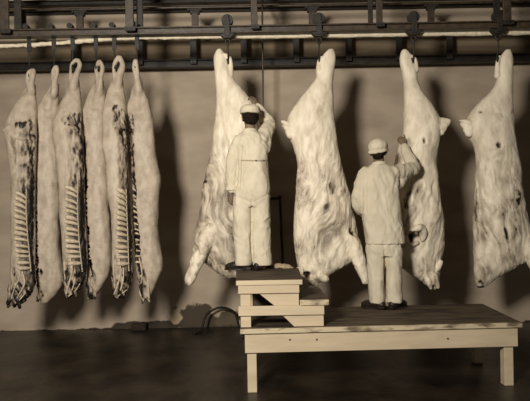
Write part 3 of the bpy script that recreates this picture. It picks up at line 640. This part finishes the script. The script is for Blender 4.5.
# ------------------------------------------------------------------ people
def hand(bm, wrist, direc, back, side, curl, L=.185):
    """five-fingered hand; side +1: thumb on the (direc x back) side; curl bends fingers away from the back"""
    d = Vector(direc).normalized(); b = Vector(back); b = (b - d * b.dot(d)).normalized(); s = d.cross(b) * side
    W = Vector(wrist); pl = L * .52
    for k, o in enumerate((-1.2, -.4, .4, 1.2)):
        root = W + d * pl * .95 + s * (-o) * .0185
        tube(bm, [W + d * .01 + s * (-o) * .010, W + d * pl * .5 + s * (-o) * .0165, root], [.018, .0165, .0135], n=8, per=3)
        fl = L * (.40, .47, .44, .36)[k if True else 0]
        p = root; ang = 0; pts = [W + d * pl * .75 + s * (-o) * .018, root]
        for seg, fr in enumerate((.45, .3, .25)):
            ang += curl * (.8, 1.1, .8)[seg]
            dd = d * math.cos(ang) - b * math.sin(ang)
            p = p + dd * fl * fr; pts.append(p)
        tube(bm, pts, [.0115, .0105, .0098, .0088, .0075], n=8, per=3)
    t0 = W + d * .03 + s * .012
    pts = [t0, t0 + d * .03 + s * .024 - b * .008, t0 + d * .062 + s * .03 - b * (.012 + .02 * curl), t0 + d * .088 + s * (.028 - .02 * curl) - b * (.016 + .03 * curl)]
    tube(bm, pts, [.018, .0155, .0125, .010], n=8, per=3)
def head_mesh(bm, c, yaw, tilt=0):
    """skull, face, ears and neck; c is the centre of the head, face towards +Y turned by yaw"""
    R = Matrix.Rotation(yaw, 3, 'Z') @ Matrix.Rotation(tilt, 3, 'X')
    def q(x, y, z): return c + R @ Vector((x, y, z))
    ball(bm, q(0, -.012, .03), .076, .096, .088, R); ball(bm, q(0, .022, -.045), .056, .068, .072, R)
    ball(bm, q(0, .06, -.088), .026, .024, .022, R)                                   # chin
    tube(bm, [q(0, .088, .012), q(0, .104, -.022), q(0, .098, -.03)], [.010, .014, .012], n=8)   # nose
    for s in (-1, 1):
        ball(bm, q(s * .016, .094, -.03), .010, .012, .008, R)
        tube(bm, [q(s * .014, .086, .024), q(s * .036, .082, .027), q(s * .054, .066, .02)], .008, n=6)   # brow
        ball(bm, q(s * .044, .062, -.02), .024, .022, .018, R)                        # cheek
        ball(bm, q(s * .080, -.006, -.012), .010, .020, .032, R, 12, 10)              # ear
        tube(bm, [q(s * .078, .004, .012), q(s * .089, -.012, .014), q(s * .090, -.022, -.008), q(s * .081, -.008, -.036)], .006, n=6)
    tube(bm, [q(-.022, .085, -.058), q(0, .092, -.056), q(.022, .085, -.058)], [.006, .009, .006], n=6)
    tube(bm, [q(-.018, .085, -.068), q(0, .090, -.069), q(.018, .085, -.068)], [.006, .009, .006], n=6)
    return q, R
def shoe(root, toe_dir, ankle, floor_z, L=.285):
    d = Vector(toe_dir).normalized(); z = Vector((0, 0, 1)); s = d.cross(z)
    A = Vector((ankle[0], ankle[1], floor_z)) - d * .075
    bm = bmesh.new()
    tube(bm, [A + d * .03 + z * .05, A + d * .10 + z * .055, A + d * .18 + z * .045, A + d * .245 + z * .036], [.044, .046, .046, .034], n=12)
    tube(bm, [A + d * .055 + z * .05, A + d * .06 + z * .10, A + d * .058 + z * .14], [.046, .047, .05], n=12)
    me = fuse(bm, .006, 3)
    co, no = arrays(me); co[:, 2] = np.maximum(co[:, 2], floor_z + .016); put(me, co)
    o = link('shoe', me, M_shoe, root)
    bm = bmesh.new()
    outl = [(-.018, 0), (-.012, .03), (.03, .038), (.09, .035), (.16, .046), (.22, .046), (.265, .03), (.285, 0), (.265, -.03), (.22, -.046), (.16, -.046), (.09, -.035), (.03, -.038), (-.012, -.03)]
    hexa(bm, [A + d * a + s * b + z * .0 for a, b in outl], [A + d * a + s * b + z * .018 for a, b in outl])
    box_h = [(-.018, 0), (-.012, .03), (.03, .038), (.07, .036), (.07, -.036), (.03, -.038), (-.012, -.03)]
    hexa(bm, [A + d * a + s * b for a, b in box_h], [A + d * a + s * b + z * .03 for a, b in box_h])
    obj('sole', bm, M_shoe, o)
def cloth(name, build, root, seed, amp=.007, voxel=.0085, mats=None, crease=()):
    bm = bmesh.new(); build(bm); me = fuse(bm, voxel, 3)
    co, no = arrays(me); px, py = unP(co)
    w_ = nz(co, 4, 4, 3, seed) * .12; c2 = co.copy(); c2[:, 0] += w_ ; c2[:, 2] += nz(co, 5, 5, 5, seed + 1) * .1 + co[:, 0] * .5
    fold = 1 - np.abs(nz(c2, 7.5, 7, 4.2, seed + 2, 2)) * 2
    small = nz(c2, 24, 24, 14, seed + 3, 2)
    d = (fold - .5) * amp + small * amp * .45
    for (x0, y0, x1, y1, wd, dep) in crease:             # pressed or sewn lines
        ax, ay = x1 - x0, y1 - y0; t = np.clip(((px - x0) * ax + (py - y0) * ay) / (ax * ax + ay * ay), 0, 1)
        dist = np.hypot(px - x0 - t * ax, py - y0 - t * ay)
        d = d - dep * np.exp(-(dist / wd) ** 2) * (no[:, 1] < .2)
    put(me, co + no * d[:, None])
    return link(name, me, mats or M_cloth, root)
def band(bm, pts, half, th, up):
    """flat strip along pts, half-width along up"""
    up = Vector(up); prev = None
    ps = [Vector(p) for p in pts]
    rings = []
    for i, p in enumerate(ps):
        t = (ps[min(i + 1, len(ps) - 1)] - ps[max(i - 1, 0)]).normalized(); n_ = t.cross(up).normalized(); u = n_.cross(t).normalized()
        rings.append([bm.verts.new(p + u * half * a + n_ * th * b) for a, b in ((-1, -.5), (1, -.5), (1, .5), (-1, .5))])
    for a, b in zip(rings, rings[1:]):
        for k in range(4): bm.faces.new((a[k], a[(k + 1) % 4], b[(k + 1) % 4], b[k]))
    bm.faces.new(rings[0]); bm.faces.new(rings[-1][::-1])
def finder(o):
    co, no = arrays(o.data); px, py = unP(co)
    def f(x, y, off=.002):
        k = np.where(no[:, 1] < 0, (px - x) ** 2 + (py - y) ** 2, 1e9); i = np.argsort(k)[:3]
        return P(x, y, float(co[i, 1].mean()) - off)
    return f
def eyes(q, root):
    for s in (-1, 1):
        bm = bmesh.new(); ball(bm, q(s * .033, .078, .004), .012, .010, .010, u=12, v=8); obj('eye', bm, M_eye, root, smooth=True)

# --- man on the tall stand
MD = 6.22
def man_on_stand():
    D = MD; zf = .963
    root = thing('person', 'person in white coveralls and cap on the tall stand, one arm raised', 'person', (P(250, 268, D).x, D, zf))
    hc = P(250, 117.5, D); yaw = math.radians(14)
    bm = bmesh.new()
    q, R = head_mesh(bm, hc, yaw)
    tube(bm, [q(0, -.012, -.04), P(250, 130, D), P(250.5, 140, D)], [.056, .056, .07], n=14)
    loft(bm, [(136, 241, 261, .15), (142, 239.5, 265, .19), (160, 241.5, 265, .2), (180, 242, 265, .2), (195, 240, 266, .21), (204, 241, 265, .17)], D, m=24, sm=2)
    for pts in ([(243, 198, D), (243, 230, D), (243.5, 262, D), (243.5, 266, D)], [(261, 198, D), (261.5, 230, D), (262.5, 262, D), (262.5, 266, D)]):
        tube(bm, [P(*p) for p in pts], [.085, .06, .04, .04], n=12)
    # arms: left one hanging, right one raised
    tube(bm, [P(243, 141, D), P(234, 158, D + .02), P(232.5, 174, D + .03), P(230.5, 190.5, D + .02)], [.05, .045, .04, .028], n=12)
    sh, el, wr = P(263, 139, D), P(269.5, 124, D + .2), P(257, 106.5, D + .25)
    tube(bm, [sh, sh.lerp(el, .5), el, el.lerp(wr, .5), wr], [.05, .046, .04, .036, .028], n=12)
    hand(bm, P(230.5, 190.5, D + .02), P(229, 200, D + .04) - P(230.5, 190.5, D + .02), (-.9, -.35, 0), -1, .45)
    hand(bm, wr, P(252.5, 98, D + .25) - wr, (.5, -.8, .4), 1, .75)
    me = fuse(bm, .0055, 2); link('body', me, M_skin, root)
    eyes(q, root)
    # hair and cap
    bm = bmesh.new(); ball(bm, q(0, -.02, .018), .088, .096, .088, R); ball(bm, q(0, -.05, -.03), .076, .056, .056, R)
    for s in (-1, 1): ball(bm, q(s * .073, .012, -.005), .012, .018, .035, R)
    me = fuse(bm, .006, 2); co, no = arrays(me); put(me, co + no * (nz(co, 60, 60, 30, 5) * .003)[:, None]); link('hair', me, M_hair, root)
    def capb(b):
        tiltR = R @ Matrix.Rotation(math.radians(-3), 3, 'X')
        ball(b, q(0, -.008, .074), .106, .115, .062, tiltR)
        tube(b, [q(math.cos(a) * .090, -.012 + math.sin(a) * .105, .048) for a in np.linspace(0, 2 * PI, 17)], .017, n=8, per=2)
    cp = cloth('cap', capb, root, 31, .005, .007)
    def build(b):
        loft(b, [(130.5, 243.5, 256.5, .13), (134, 240, 260.5, .18), (138, 237, 265, .22), (144, 235.5, 268, .25), (152, 236, 268.3, .265), (161, 238, 267.5, .255), (172, 238.5, 268.5, .27), (182, 237.5, 269.5, .28), (192, 235, 270, .29), (200, 234, 270, .28), (207, 235, 269.5, .22)], D, m=40, sm=2, e=2.4)
        loft(b, [(196, 233.5, 253.2, .23), (215, 232.8, 253.6, .215), (235, 233.5, 253.4, .2), (250, 235, 252.6, .185), (263.5, 236, 251.6, .18)], D, m=24, sm=2, e=2.3)
        loft(b, [(196, 251, 270.5, .23), (215, 250.6, 270.2, .215), (235, 251.2, 270.5, .2), (250, 252.4, 271, .185), (262.5, 253.3, 271.5, .18)], D, m=24, sm=2, e=2.3)
        tube(b, [P(252, 198, D + .03), P(252, 225, D + .03), P(252.2, 254, D + .02)], [.055, .05, .035], n=10, flat=.8)
        tube(b, [P(241, 140, D), P(234, 156, D + .015), P(232.3, 172, D + .025), P(231.8, 189, D + .02)], [.08, .072, .068, .058], n=14)
        tube(b, [sh + Vector((-.03, 0, -.02)), sh.lerp(el, .5), el, el.lerp(wr, .5), wr.lerp(el, .08)], [.085, .078, .07, .06, .048], n=14)
        tube(b, [P(266, 150, D), sh.lerp(el, .4)], [.05, .07], n=12)
    co_ = cloth('coverall', build, root, 41, .009, crease=[(251.8, 200, 252, 262, .9, .012), (241, 160.5, 268, 160.5, .7, .005), (234, 196, 250, 202, 1.2, .004), (254, 202, 270, 193, 1.2, .004), (255, 135, 255, 158, .6, .003), (241, 146, 239.5, 186, .9, .012), (243, 160, 243, 188, .6, .003)])
    f = finder(co_)
    bm = bmesh.new(); band(bm, [f(x, 160.5 + .012 * (x - 241), .004) for x in np.linspace(241, 267, 14)], .006, .006, (0, 0, 1)); obj('belt_seam', bm, M_seam, root)['label'] = 'stitched half belt across the back'
    for x in (256, 263.5):
        bm = bmesh.new(); p = f(x, 160.6, .008); cyl(bm, p, p + Vector((0, -.006, 0)), .009, 12); obj('button', bm, M_iron, root)
    bm = bmesh.new(); nk = P(250, 130.5, D)
    tube(bm, [nk + Vector((math.cos(a) * .064, math.sin(a) * .062, -.012 + .012 * math.sin(a) * -1)) for a in np.linspace(-PI * 1.42, PI * .42, 15)], .017, n=8, per=2, flat=1.3); obj('collar', bm, M_cloth, root, smooth=True)
    for (x, w) in ((243.5, 7.9), (262.4, 9.3)):
        bm = bmesh.new(); c = P(x, 261, D)
        loft(bm, [(257.5, x - w, x + w, .19), (262, x - w - .6, x + w + .6, .2), (265, x - w - .2, x + w + .2, .195)], D, m=8, sm=1, e=2.3)
        obj('trouser_cuff', bm, M_cloth, root, smooth=True)
    bm = bmesh.new(); loft(bm, [(186, 226, 237.6, .125), (190.5, 225.5, 237.4, .125)], D + .02, m=5, sm=1); obj('sleeve_cuff', bm, M_cloth, root, smooth=True)
    shoe(root, (-.96, .28, 0), (P(243.5, 264, D).x, D - .01), zf); shoe(root, (.62, .78, 0), (P(260.5, 264, D).x, D - .02), zf)
man_on_stand()

# --- man on the low platform
def man_on_platform():
    D = 6.17; zf = PH + .001
    root = thing('person', 'person in white jacket and round cap on the low platform, reaching to beef', 'person', (P(385, 305, D).x, D, zf))
    hc = P(378.2, 151.5, D); yaw = math.radians(-14)
    bm = bmesh.new()
    q, R = head_mesh(bm, hc, yaw, math.radians(-3))
    tube(bm, [q(0, -.012, -.04), P(379, 163, D), P(379.5, 172, D)], [.055, .056, .07], n=14)
    loft(bm, [(168, 368, 391, .15), (175, 364, 395, .19), (195, 365, 394, .2), (220, 367, 396, .2), (240, 369, 399, .21), (250, 370, 398, .18)], D, m=24, sm=2)
    for pts in ([(376, 245, D), (376.5, 275, D), (377.5, 300, D), (377.5, 304, D)], [(393, 245, D), (393.5, 275, D), (394.5, 300, D), (394.5, 304, D)]):
        tube(bm, [P(*p) for p in pts], [.085, .058, .04, .04], n=12)
    lw = P(369, 211, D + .27)
    tube(bm, [P(365, 174, D), P(359, 190, D + .01), P(358.5, 204, D + .03), P(363, 211, D + .14), lw], [.05, .045, .042, .035, .028], n=12)
    wr = P(404.3, 146.5, D + .36); el = P(413.5, 168, D + .22); sh = P(394, 174, D + .01)
    tube(bm, [sh, sh.lerp(el, .5), el, el.lerp(wr, .5), wr], [.05, .046, .04, .036, .028], n=12)
    hand(bm, lw, (.8, .55, .1), (0, -.4, .9), 1, .5)
    hand(bm, wr, P(402.6, 138, D + .39) - wr, (.15, -1, .2), -1, .8)
    me = fuse(bm, .0055, 2); link('body', me, M_skin, root)
    eyes(q, root)
    bm = bmesh.new(); ball(bm, q(0, -.018, .012), .080, .094, .09, R); ball(bm, q(0, -.05, -.05), .058, .046, .045, R)
    for s in (-1, 1): ball(bm, q(s * .072, .012, -.005), .012, .018, .035, R)
    me = fuse(bm, .006, 2); co, no = arrays(me); put(me, co + no * (nz(co, 60, 60, 30, 5) * .003)[:, None]); link('hair', me, M_hair, root)
    def capb(b):
        rr = R @ Matrix.Rotation(math.radians(14), 3, 'X') @ Matrix.Rotation(math.radians(-5), 3, 'Y')
        ball(b, q(0, -.03, .048), .102, .105, .082, rr)
        tube(b, [q(0, -.018, .022) + rr @ Vector((math.cos(a) * .091, math.sin(a) * .1, -.02)) for a in np.linspace(0, 2 * PI, 17)], .016, n=8, per=2)
    cp = cloth('cap', capb, root, 131, .005, .007)
    def jacket(b):
        loft(b, [(163.5, 372.5, 386, .13), (167, 366.5, 391.5, .18), (172, 361.5, 396.5, .22), (180, 359.8, 398.5, .25), (192, 360, 399, .265), (206, 361.3, 399.5, .27), (220, 362.8, 402, .28), (232, 364.3, 404.3, .285), (243.5, 365.3, 404.8, .29)], D, m=40, sm=2, e=2.4)
        tube(b, [P(366, 174, D), P(359.2, 190, D + .01), P(358.8, 204, D + .03), P(363, 211, D + .14), lw.lerp(P(363, 211, D + .14), .15)], [.08, .07, .07, .06, .05], n=14)
        tube(b, [sh + Vector((-.03, 0, 0)), sh.lerp(el, .5), el, el.lerp(wr, .5), wr.lerp(el, .06)], [.085, .082, .076, .064, .05], n=14)
        tube(b, [P(394, 190, D), sh.lerp(el, .65) + Vector((0, 0, -.03))], [.06, .055], n=12)
    jk = cloth('jacket', jacket, root, 141, .008, crease=[(366.5, 178, 366, 212, .9, .010), (398, 175, 394, 190, 1.2, .008), (383.7, 225, 383.7, 244, .5, .004)])
    def trousers(b):
        loft(b, [(236, 367, 401.5, .25), (248, 366, 402, .265), (256, 367, 402, .23)], D, m=14, sm=1, e=2.4)
        loft(b, [(248, 366, 384.6, .235), (265, 366.8, 384.2, .215), (285, 368.3, 384, .195), (303, 370, 384.6, .185)], D, m=24, sm=2, e=2.3)
        loft(b, [(248, 384.2, 402.4, .235), (265, 385.6, 401.8, .215), (285, 386.2, 401.6, .195), (302.5, 386.2, 402.6, .185)], D, m=24, sm=2, e=2.3)
    cloth('trousers', trousers, root, 151, .008, crease=[(384.6, 252, 385.2, 303, .9, .012), (384, 245, 384.6, 256, .8, .006)])
    f = finder(jk)
    bm = bmesh.new(); band(bm, [f(x, 243.3, .003) for x in np.linspace(366, 403, 16)], .006, .005, (0, 0, 1)); obj('hem', bm, M_seam, root)['label'] = 'stitched jacket hem'
    bm = bmesh.new(); p = f(384, 243, .006); cyl(bm, p, p + Vector((0, -.006, 0)), .009, 12); obj('button', bm, M_iron, root)
    bm = bmesh.new(); nk = P(379.3, 163.5, D)
    tube(bm, [nk + Vector((math.cos(a) * .064, math.sin(a) * .062, -.01 - .012 * math.sin(a))) for a in np.linspace(-PI * 1.42, PI * .42, 15)], .016, n=8, per=2, flat=1.3); obj('collar', bm, M_cloth, root, smooth=True)
    shoe(root, (-.72, .7, 0), (P(377.5, 304, D).x, D - .02), zf); shoe(root, (.72, .7, 0), (P(394.5, 304, D).x, D - .02), zf)
man_on_platform()
